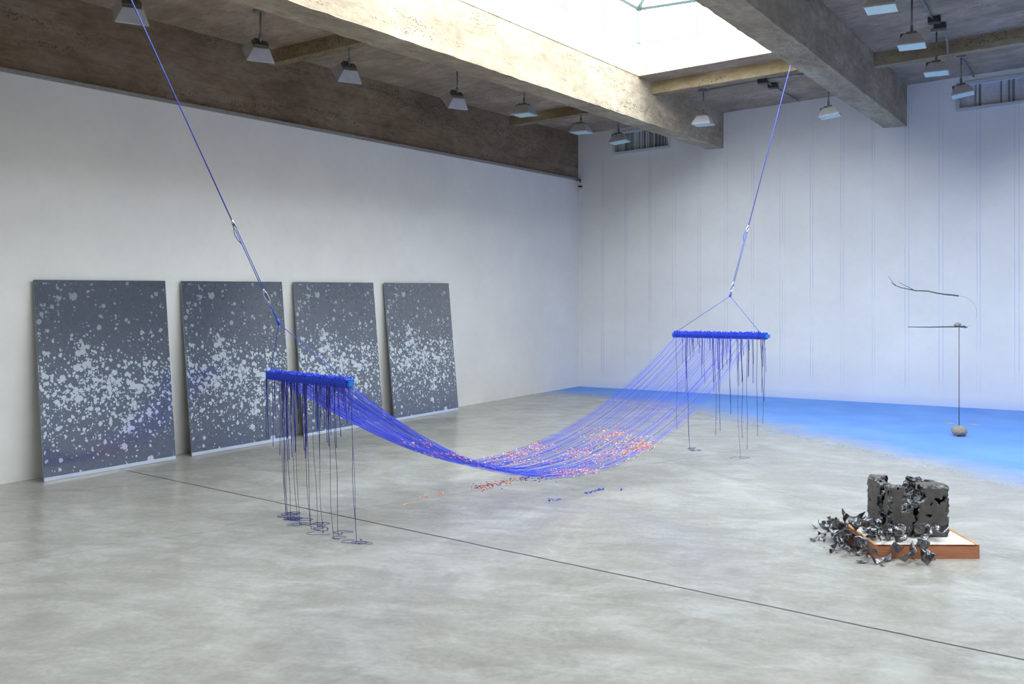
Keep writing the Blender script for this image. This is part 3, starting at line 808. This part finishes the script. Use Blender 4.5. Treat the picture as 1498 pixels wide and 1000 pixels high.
# ---------------------------------------------------------------- stone and twig mobile
b = at(1403, 637.5); sr = empty('balancing_sculpture', (b.x, b.y, 0))
tag(sr, 'thin standing rod on a stone balancing a stick, twig and pebble on the blue floor', 'sculpture')
def stone(name, c, r, seed, parent):
    vs = []; fs = []; nu, nv = 20, 14
    for j in range(nv + 1):
        ph_ = math.pi * j / nv
        for i in range(nu):
            t = 2 * math.pi * i / nu
            d = Vector((math.sin(ph_) * math.cos(t), math.sin(ph_) * math.sin(t), math.cos(ph_)))
            k = 1 + .13 * noise.noise(d * 1.6 + Vector((seed, 0, 0))) + .03 * noise.noise(d * 6)
            vs.append(Vector(c) + Vector((d.x * r[0], d.y * r[1], d.z * r[2])) * k)
    for j in range(nv):
        for i in range(nu): fs.append((j * nu + i, j * nu + (i + 1) % nu, (j + 1) * nu + (i + 1) % nu, (j + 1) * nu + i))
    return mesh(name, vs, fs, M['stone'], parent, True)
sc_ = b.y / F
def mp(px, py, dy=0.0): return Vector(((px - CX) / F * (b.y + dy) - b.x, dy, H - (py - HY) / F * (b.y + dy)))
stone('base_stone', (0, 0, .062), (.092, .075, .06), 3, sr)
for (x, y) in ((-.055, -.03), (.05, -.04), (0, .05)): MB().box((x, y, .008), (.022, .022, .016)).build('cork_foot', plain('red_rubber_foot', (214, 82, 70), .6), sr)
MB().tube([(0, 0, .09), (0, 0, mp(0, 479).z)], .0052, 8).build('rod', M['rod'], sr, True)
MB().tube([mp(1328, 478), mp(1360, 478.2), mp(1404, 477.6), mp(1415, 478.5)], [.004, .0055, .008, .006], 6).build('stick', M['stick'], sr, True)
stone('balancing_pebble', mp(1401, 474.6), (.040, .03, .024), 8, sr)
MB().tube([mp(1406, 478), mp(1411, 477), mp(1412, 479.5)], .011, 6).build('wire_binding', M['stick'], sr)
MB().tube([mp(1402, 432.6), mp(1411, 434), mp(1419, 438), mp(1425, 444), mp(1428.5, 453), mp(1428.5, 463), mp(1426, 470), mp(1421, 475.5), mp(1414, 477.5)], .0018, 5).build('wire', M['steel'], sr, True)
tw = MB().tube([mp(1304, 413.5), mp(1309, 417), mp(1318, 420.5), mp(1330, 423), mp(1340, 425), mp(1350, 425.2), mp(1358, 425.6), mp(1368, 428), mp(1382, 430.4), mp(1392, 431.2), mp(1402, 432.6)], [.003, .004, .0045, .0055, .006, .0065, .0065, .007, .0075, .008, .0085], 6)
tw.tube([mp(1338, 424.8), mp(1330, 420.5), mp(1322, 416.5), mp(1315, 412.5)], [.0045, .0035, .003, .002], 5)
tw.tube([mp(1312, 418.5), mp(1306, 413), mp(1303, 408.5), mp(1299, 403)], [.0035, .003, .0022, .0014], 5)
tw.build('twig', M['stick'], sr, True)

# ---------------------------------------------------------------- plinth board, block and shards
bx0, bx1, by0, by1, bh = 2.29, 2.952, 5.782, 6.38, .086
br_ = empty('wooden_platform', ((bx0 + bx1) / 2, (by0 + by1) / 2, 0)); tag(br_, 'low orange wooden platform with a white top under the grey block', 'platform')
cx_, cy_ = br_.location.x, br_.location.y; wx, wy = (bx1 - bx0), (by1 - by0)
sd = MB()
sd.box((0, -wy / 2 + .01, bh / 2), (wx, .02, bh)).box((0, wy / 2 - .01, bh / 2), (wx, .02, bh)).box((-wx / 2 + .01, 0, bh / 2), (.02, wy - .04, bh)).box((wx / 2 - .01, 0, bh / 2), (.02, wy - .04, bh))
sd.build('side_rail', M['wood'], br_)
for q_ in (-1, 1): MB().box((q_ * (wx / 2 - .009), 0, bh + .001), (.018, wy, .004)).build('rail_edge', M['wood_edge'], br_)
MB().box((0, -.002, bh - .003), (wx - .038, wy - .004, .006)).build('white_top', M['white'], br_)
# voxel block
NX, NY, NZ = 58, 54, 48; DX, DY, DZ = .402, .375, .333
def poly_in(px, py, P):
    c = False; j = len(P) - 1
    for i in range(len(P)):
        if (P[i][1] > py) != (P[j][1] > py) and px < (P[j][0] - P[i][0]) * (py - P[i][1]) / (P[j][1] - P[i][1]) + P[i][0]: c = not c
        j = i
    return c
def fc(px, py): return ((px - 1300) / 90.5, (785.6 - py) / 74.0)
gap = [fc(*q) for q in ((1321, 705), (1322, 716), (1331, 724), (1325, 734), (1320, 741), (1320.5, 751), (1326, 748), (1337, 742), (1347, 736), (1357, 729), (1352, 721), (1348, 712), (1346, 705))]
crack = [fc(*q) for q in ((1338, 744), (1345, 742), (1342, 756), (1339, 768), (1343, 779), (1341, 786), (1334, 786), (1335, 778), (1337, 768), (1338, 756))]
chip = [fc(*q) for q in ((1392, 727), (1384, 728), (1378, 733), (1372, 729), (1368, 732), (1374, 740), (1380, 736), (1386, 730), (1392, 729.5))]
def solid(i, j, k):
    x = (i + .5) / NX; y = (j + .5) / NY; z = (k + .5) / NZ
    P = Vector((x * 4, y * 4, z * 4)); n1_ = noise.noise(P * 1.3); n2 = noise.noise(P * 4.2 + Vector((9, 0, 0)))
    jx = x + n2 * .028; jz = z + n1_ * .03
    if poly_in(jx, jz, gap) and y < .8 + n1_ * .3: return False
    if poly_in(jx, jz, crack) and y < .35: return False
    if poly_in(jx, jz, chip) and y < .10 + .06 * n1_: return False
    # deep slot in the left side
    y0 = .20 + .06 * math.sin(z * 14) + .05 * n1_; y1 = .44 + .07 * math.sin(z * 11 + 2) + .09 * n2
    if y0 < y < y1 and x < .42 + .2 * n1_: return False
    # hollow top between the back slab and the front pieces
    if z > .80 + .28 * n1_ + .1 * n2 and y > .16 + .1 * n2 and y < .78 and .10 < x < .46: return False
    if x > .30 and y > .30 and z > .86 + .25 * n1_ + .14 * n2 - .25 * (x < .62): return False
    if x > .36 and x < .60 and y > .4 and z > .45 + .3 * n1_: return False
    # courses: shallow grooves on the outside at thirds
    edge = min(x, 1 - x, y, 1 - y)
    for zz in (.40, .765):
        if abs(z - zz + .012 * n2) < .016 and (x > .965 - .04 * max(0, n2) or (y < .03 and n1_ > .28)): return False
    # nibbled arrises
    ed = sorted((x, 1 - x, y, 1 - y, 1 - z))
    if ed[0] + ed[1] < .045 + .05 * max(0, n2 + n1_ * .5): return False
    if ed[0] < .03 and n2 + noise.noise(P * 2.3) * .9 > .72: return False
    return True
G = {}
for i in range(NX):
    for j in range(NY):
        for k in range(NZ):
            if solid(i, j, k): G[(i, j, k)] = True
vid = {}; vs = []; fs = []; mi = []
def vtx(i, j, k):
    q = (i, j, k)
    if q not in vid: vid[q] = len(vs); vs.append(Vector((i / NX * DX, j / NY * DY, k / NZ * DZ)))
    return vid[q]
DIR = [((1, 0, 0), ((1, 0, 0), (1, 1, 0), (1, 1, 1), (1, 0, 1))), ((-1, 0, 0), ((0, 0, 0), (0, 0, 1), (0, 1, 1), (0, 1, 0))),
       ((0, 1, 0), ((0, 1, 0), (0, 1, 1), (1, 1, 1), (1, 1, 0))), ((0, -1, 0), ((0, 0, 0), (1, 0, 0), (1, 0, 1), (0, 0, 1))),
       ((0, 0, 1), ((0, 0, 1), (1, 0, 1), (1, 1, 1), (0, 1, 1))), ((0, 0, -1), ((0, 0, 0), (0, 1, 0), (1, 1, 0), (1, 0, 0)))]
for (i, j, k) in G:
    for d, cs in DIR:
        if (i + d[0], j + d[1], k + d[2]) in G: continue
        fs.append(tuple(vtx(i + a, j + b_, k + c) for a, b_, c in cs))
        outer = (i in (0, NX - 1) and d[0]) or (j in (0, 1, NY - 1) and d[1]) or (k >= NZ - 2 and d[2] > 0) or (k == 0)
        mi.append(0 if outer else 1)
nb = [[] for _ in vs]
for f in fs:
    for a in range(4): nb[f[a]].append(f[(a + 1) % 4])
for it in range(4):
    new = []
    for q, v in enumerate(vs):
        a = Vector((0, 0, 0))
        for w in nb[q]: a += vs[w]
        new.append(v.lerp(a / len(nb[q]), .5))
    vs = new
zmin = min(v.z for v in vs)
ox, oy = 2.453, 5.965
cc = Vector((DX / 2, DY / 2, zmin))
vs = [v - cc for v in vs]
# roughen the broken insides
inner = set()
for f, q in zip(fs, mi):
    if q: inner.update(f)
for q in inner:
    v = vs[q]; nz = noise.noise_vector(v * 42) * .011 + noise.noise_vector(v * 100) * .005
    vs[q] = v + Vector((nz.x, nz.y, nz.z if v.z > .02 else 0))
blk = mesh('clay_block', vs, fs, [M['crust'], M['gloss']], None, True, mi)
blk.data.polygons.foreach_set('use_smooth', [not q for q in mi])
blk.location = (ox + DX / 2, oy + DY / 2, bh + .0035)
tag(blk, 'dark grey crumbling block split by deep glossy cracks on a wooden platform', 'block')
# shards
def shard_mesh(seed):
    rr = random.Random(seed); n = 12; curl = rr.uniform(.6, 2.6); el = rr.uniform(.45, .9)
    cr = [rr.choice((rr.uniform(.45, .7), rr.uniform(.85, 1.15))) for _ in range(6)]
    nc = rr.choice((3, 4, 4, 5)); an = sorted((k + rr.uniform(-.25, .25)) / nc * 2 * math.pi for k in range(nc))
    co = [(rr.uniform(.5, 1.15) * math.cos(q), rr.uniform(.5, 1.15) * math.sin(q)) for q in an]
    def rad(t):
        dx, dy = math.cos(t), math.sin(t); best = .35
        for k in range(nc):
            (x1, y1), (x2, y2) = co[k], co[(k + 1) % nc]; ex_, ey_ = x2 - x1, y2 - y1
            det = dx * ey_ - dy * ex_
            if abs(det) < 1e-6: continue
            r_ = (x1 * ey_ - y1 * ex_) / det; u_ = (x1 * dy - y1 * dx) / det
            if r_ > 0 and -.001 <= u_ <= 1.001: best = max(.3, r_)
        return best
    rings = 5; segs = 26; top_ = []; 
    def P(r, t, h):
        x = r * math.cos(t) * rad(t); y = r * math.sin(t) * rad(t) * el
        a = x * curl
        X_ = math.sin(a) / curl; Z_ = (1 - math.cos(a)) / curl
        zz = Z_ + .12 * noise.noise(Vector((x * 2, y * 2, seed))) + y * y * .25
        return Vector((X_ - math.sin(a) * h, y, zz + h * math.cos(a)))
    vs = []; fs = []
    for side in (0, 1):
        h = .018 if side else -.018
        vs.append(P(0, 0, h))
        for r in range(1, rings + 1):
            for s in range(segs): vs.append(P(r / rings, 2 * math.pi * s / segs, h * (.4 if r == rings else 1)))
    B = 1 + rings * segs
    for side in (0, 1):
        o_ = side * B
        for s in range(segs):
            s2 = (s + 1) % segs; t = (o_, o_ + 1 + s, o_ + 1 + s2); fs.append(t if side else t[::-1])
            for r in range(rings - 1):
                a, b_ = o_ + 1 + r * segs + s, o_ + 1 + r * segs + s2; q = (a, a + segs, b_ + segs, b_); fs.append(q if side else q[::-1])
    for s in range(segs):
        s2 = (s + 1) % segs; e = 1 + (rings - 1) * segs; fs.append((e + s, e + s2, B + e + s2, B + e + s))
    me = bpy.data.meshes.new('shard'); me.from_pydata([tuple(v) for v in vs], [], fs); me.update(); me.materials.append(M['shard'])
    me.polygons.foreach_set('use_smooth', [True] * len(me.polygons))
    return me
SM = [shard_mesh(40 + i) for i in range(12)]
rr = random.Random(31)
BB = []
def add_shard(px, py, size, zlift, rx, ry, rz, mi=None, label=None, name='shard'):
    o = bpy.data.objects.new(name, SM[mi if mi is not None else rr.randrange(12)]); COL.objects.link(o)
    size *= 1.32
    o.scale = (size,) * 3; o.rotation_euler = (rx, ry, rz)
    m = o.rotation_euler.to_matrix(); cs_ = [m @ v.co * size for v in o.data.vertices]; lo = min(c.z for c in cs_)
    ex = max(c.x for c in cs_); ey = max(c.y for c in cs_); nx_ = min(c.x for c in cs_); ny_ = min(c.y for c in cs_)
    q = at(px, py, bh + .001)
    if q.x > bx0 - .015 and q.y > by0 - .01:            # it sits on the platform
        z = max(zlift, bh + .003); p = at(px, py, z)
    else:                                                # on the floor, clear of the platform sides
        z = zlift; p = at(px, py, z)
        if p.x + ex > bx0 and p.y + ey > by0:
            if p.y < by0 + .02: p.y = min(p.y, by0 - ey * .95)
            else: p.x = min(p.x, bx0 - ex * .95)
    if z >= bh:                                          # and clear of the block
        if p.x + ex > ox and p.y + ey > oy:
            if p.x > ox: p.y = min(p.y, oy - ey - .002)
            else: p.x = min(p.x, ox - ex - .002)
    hi_ = max(c.z for c in cs_) - lo
    def clash(X_, Y_, Z_):
        t = 0
        for (a0, a1, b0, b1, c0, c1) in BB:
            dx = min(a1, X_ + ex) - max(a0, X_ + nx_); dy = min(b1, Y_ + ey) - max(b0, Y_ + ny_); dz_ = min(c1, Z_ + hi_) - max(c0, Z_)
            if dx > 0 and dy > 0 and dz_ > 0: t += dx * dy * dz_
        return t
    best = (clash(p.x, p.y, z), p.x, p.y, z)
    for k in range(400):
        if best[0] <= 1e-9: break
        X_ = p.x + rr.gauss(0, .008 + .00012 * k); Y_ = p.y + rr.gauss(0, .014 + .0002 * k); Z_ = z + (rr.random() * .06 if k > 8 else 0)
        if Z_ < bh and X_ + ex * .95 > bx0 and Y_ + ey * .95 > by0: continue
        if z >= bh and X_ + ex > ox and Y_ + ey > oy: continue
        if z >= bh and (X_ < bx0 + .02 or Y_ < by0 + .01): continue
        c_ = clash(X_, Y_, Z_)
        if c_ < best[0]: best = (c_, X_, Y_, Z_)
    _, p.x, p.y, z = best
    BB.append((p.x + nx_ * .76, p.x + ex * .76, p.y + ny_ * .76, p.y + ey * .76, z, z + hi_ * .76))
    o.location = (p.x, p.y, z - lo)
    tag(o, label or 'small curled dark glossy shard in the heap beside the block', 'shard', 'shards heaped beside the block')
    return o
big = [  # px, py of the base, size, lift, rx, ry, rz, mesh, label
 (1187, 790, .042, .001, .1, .2, .3, 0, 'flat dark shard at the far left tip of the heap'),
 (1199, 790, .036, .001, .2, -.1, .1, 1, None),
 (1203, 772, .060, .001, .25, .3, .1, 2, 'long curved shard on the upper left of the heap with a thin tail'),
 (1191, 772, .030, .001, .5, .2, 1.0, 3, None),
 (1212, 775, .030, .001, .3, .6, .5, 4, None),
 (1202, 783, .050, .001, .2, .2, .4, 5, None),
 (1223, 792, .070, .001, .35, .2, .1, 6, 'broad dull shard in the lower left of the heap'),
 (1250, 791, .062, .001, .4, .1, .5, 7, None),
 (1226, 797, .028, .001, .8, .2, .7, 8, None),
 (1239, 797, .036, .001, .5, .5, .2, 9, None),
 (1242, 807, .042, .001, .7, -.3, 2.0, 10, None),
 (1222, 768, .040, .001, 1.1, .2, .4, 11, 'small upright ring-like shard at the left of the heap'),
 (1236, 768, .060, .03, 1.2, .3, .3, 0, None),
 (1243, 762, .080, .05, -.7, .5, .1, 2, 'bright triangular shard pointing left on top of the heap'),
 (1262, 764, .085, .05, 1.1, -.4, .9, 4, 'large upright curled shard against the left of the block'),
 (1250, 776, .075, .03, .7, .5, 1.4, 5, None),
 (1266, 782, .085, .03, 1.0, .7, 2.0, 6, 'pointed olive-dark shard leaning in the middle of the heap'),
 (1281, 766, .070, .06, 1.3, .2, .5, 7, None),
 (1267, 802, .095, .001, .9, .5, .2, 8, 'large arched shard with a bright rim left of the platform'),
 (1283, 792, .060, .02, 1.3, -.4, 1.2, 3, None),
 (1253, 812, .040, .001, .3, .1, .5, 1, None),
 (1260, 822, .040, .001, .05, .1, .1, 9, 'flat oval shard lying in front of the heap'),
 (1281, 824, .070, .001, .6, .3, .3, 10, 'shiny round shard nearest the viewer at the front of the heap'),
 (1297, 820, .048, .001, .4, -.3, .7, 11, None),
 (1278, 812, .060, .03, .9, .2, 2.2, 0, None),
 (1303, 812, .080, .001, 1.0, .1, .2, 2, 'grey shard leaning on the left end of the platform front'),
 (1332, 823, .100, .001, 1.15, .9, 1.2, 4, 'tall twisted shard hanging over the platform front edge'),
 (1351, 824, .075, .001, 1.25, .2, .3, 6, 'dark cupped shard with a bright rim before the platform front'),
 (1365, 819, .040, .001, .2, .3, .2, 5, None),
 (1290, 806, .055, .001, 1.0, .3, .8, 1, None), (1274, 802, .06, .001, .8, -.2, 1.9, 3, None), (1284, 815, .045, .001, .6, .4, .1, 5, None), (1313, 819, .055, .001, 1.1, .2, .5, 9, None), (1322, 822, .05, .001, .9, .6, 2.2, 11, None), (1343, 823, .06, .001, 1.2, -.2, .1, 0, None),
 (1291, 827, .022, .001, .1, .1, .2, 7, None), (1205, 801, .010, .001, 0, 0, 0, 1, None), (1224, 808, .012, .001, 0, .1, 1, 3, None),
]
for q in big: add_shard(*q)
# on the platform top in front of the block
topz = bh + .001
for (px, py, s, rx, ry, rz, mi_, lab) in (
    (1310, 793, .060, 1.2, .5, .4, 1, 'bright curled shard on the platform corner at the foot of the block'),
    (1322, 790, .062, 1.0, -.7, .2, 8, None), (1336, 797, .070, .9, .6, 1.7, 9, None), (1345, 791, .06, .6, .2, .8, 11, None),
    (1352, 786, .062, .6, .3, .2, 10, None), (1364, 787, .078, .35, .25, .15, 0, 'wide grey shard lying on the white platform top at the block foot'),
    (1330, 782, .05, 1.2, .2, .9, 2, None), (1306, 800, .05, .8, .2, 1.2, 4, None), (1356, 795, .055, .5, .4, .9, 6, None), (1316, 797, .05, 1.0, .1, 2.0, 7, None), (1342, 800, .07, .5, -.5, .3, 5, None), (1298, 789, .04, .9, .2, .1, 3, None)):
    add_shard(px, py, s, topz, rx, ry, rz, mi_, lab or 'curled dark shard on the platform top at the foot of the block')
for i in range(130):   # small crumbs and chips filling the heap
    px = rr.gauss(1256, 24); py = rr.gauss(782, 14)
    if not (1200 < px < 1308 and 764 < py < 812): continue
    z = .001 + max(0, .05 * math.exp(-((px - 1262) / 22) ** 2 - ((py - 778) / 12) ** 2)) * rr.random()
    add_shard(px, py, rr.choice((.018, .026, .034, .046)), z, rr.uniform(-.9, 1.4), rr.uniform(-.9, .9), rr.random() * 6.28)

# ---------------------------------------------------------------- light, camera, colour
w = bpy.data.worlds.new('overcast_sky'); S.world = w; w.use_nodes = True
bg = w.node_tree.nodes['Background']; bg.inputs['Color'].default_value = (.86, .93, 1.0, 1); bg.inputs['Strength'].default_value = 12.0
cam = bpy.data.cameras.new('camera'); co = bpy.data.objects.new('camera', cam); COL.objects.link(co)
co.location = (0, 0, H); co.rotation_euler = (math.pi / 2, 0, 0)
cam.sensor_width = 36; cam.lens = 36 * F / 1498; cam.shift_y = -(500 - HY) / 1498; cam.clip_end = 200
S.camera = co
S.view_settings.view_transform = 'Standard'; S.view_settings.look = 'None'; S.view_settings.gamma = 1; S.view_settings.exposure = 0
S.view_settings.use_curve_mapping = False
S.cycles.use_denoising = True; S.cycles.max_bounces = 12; S.cycles.diffuse_bounces = 8; S.cycles.sample_clamp_indirect = 8
S.cycles.caustics_reflective = False; S.cycles.transparent_max_bounces = 16
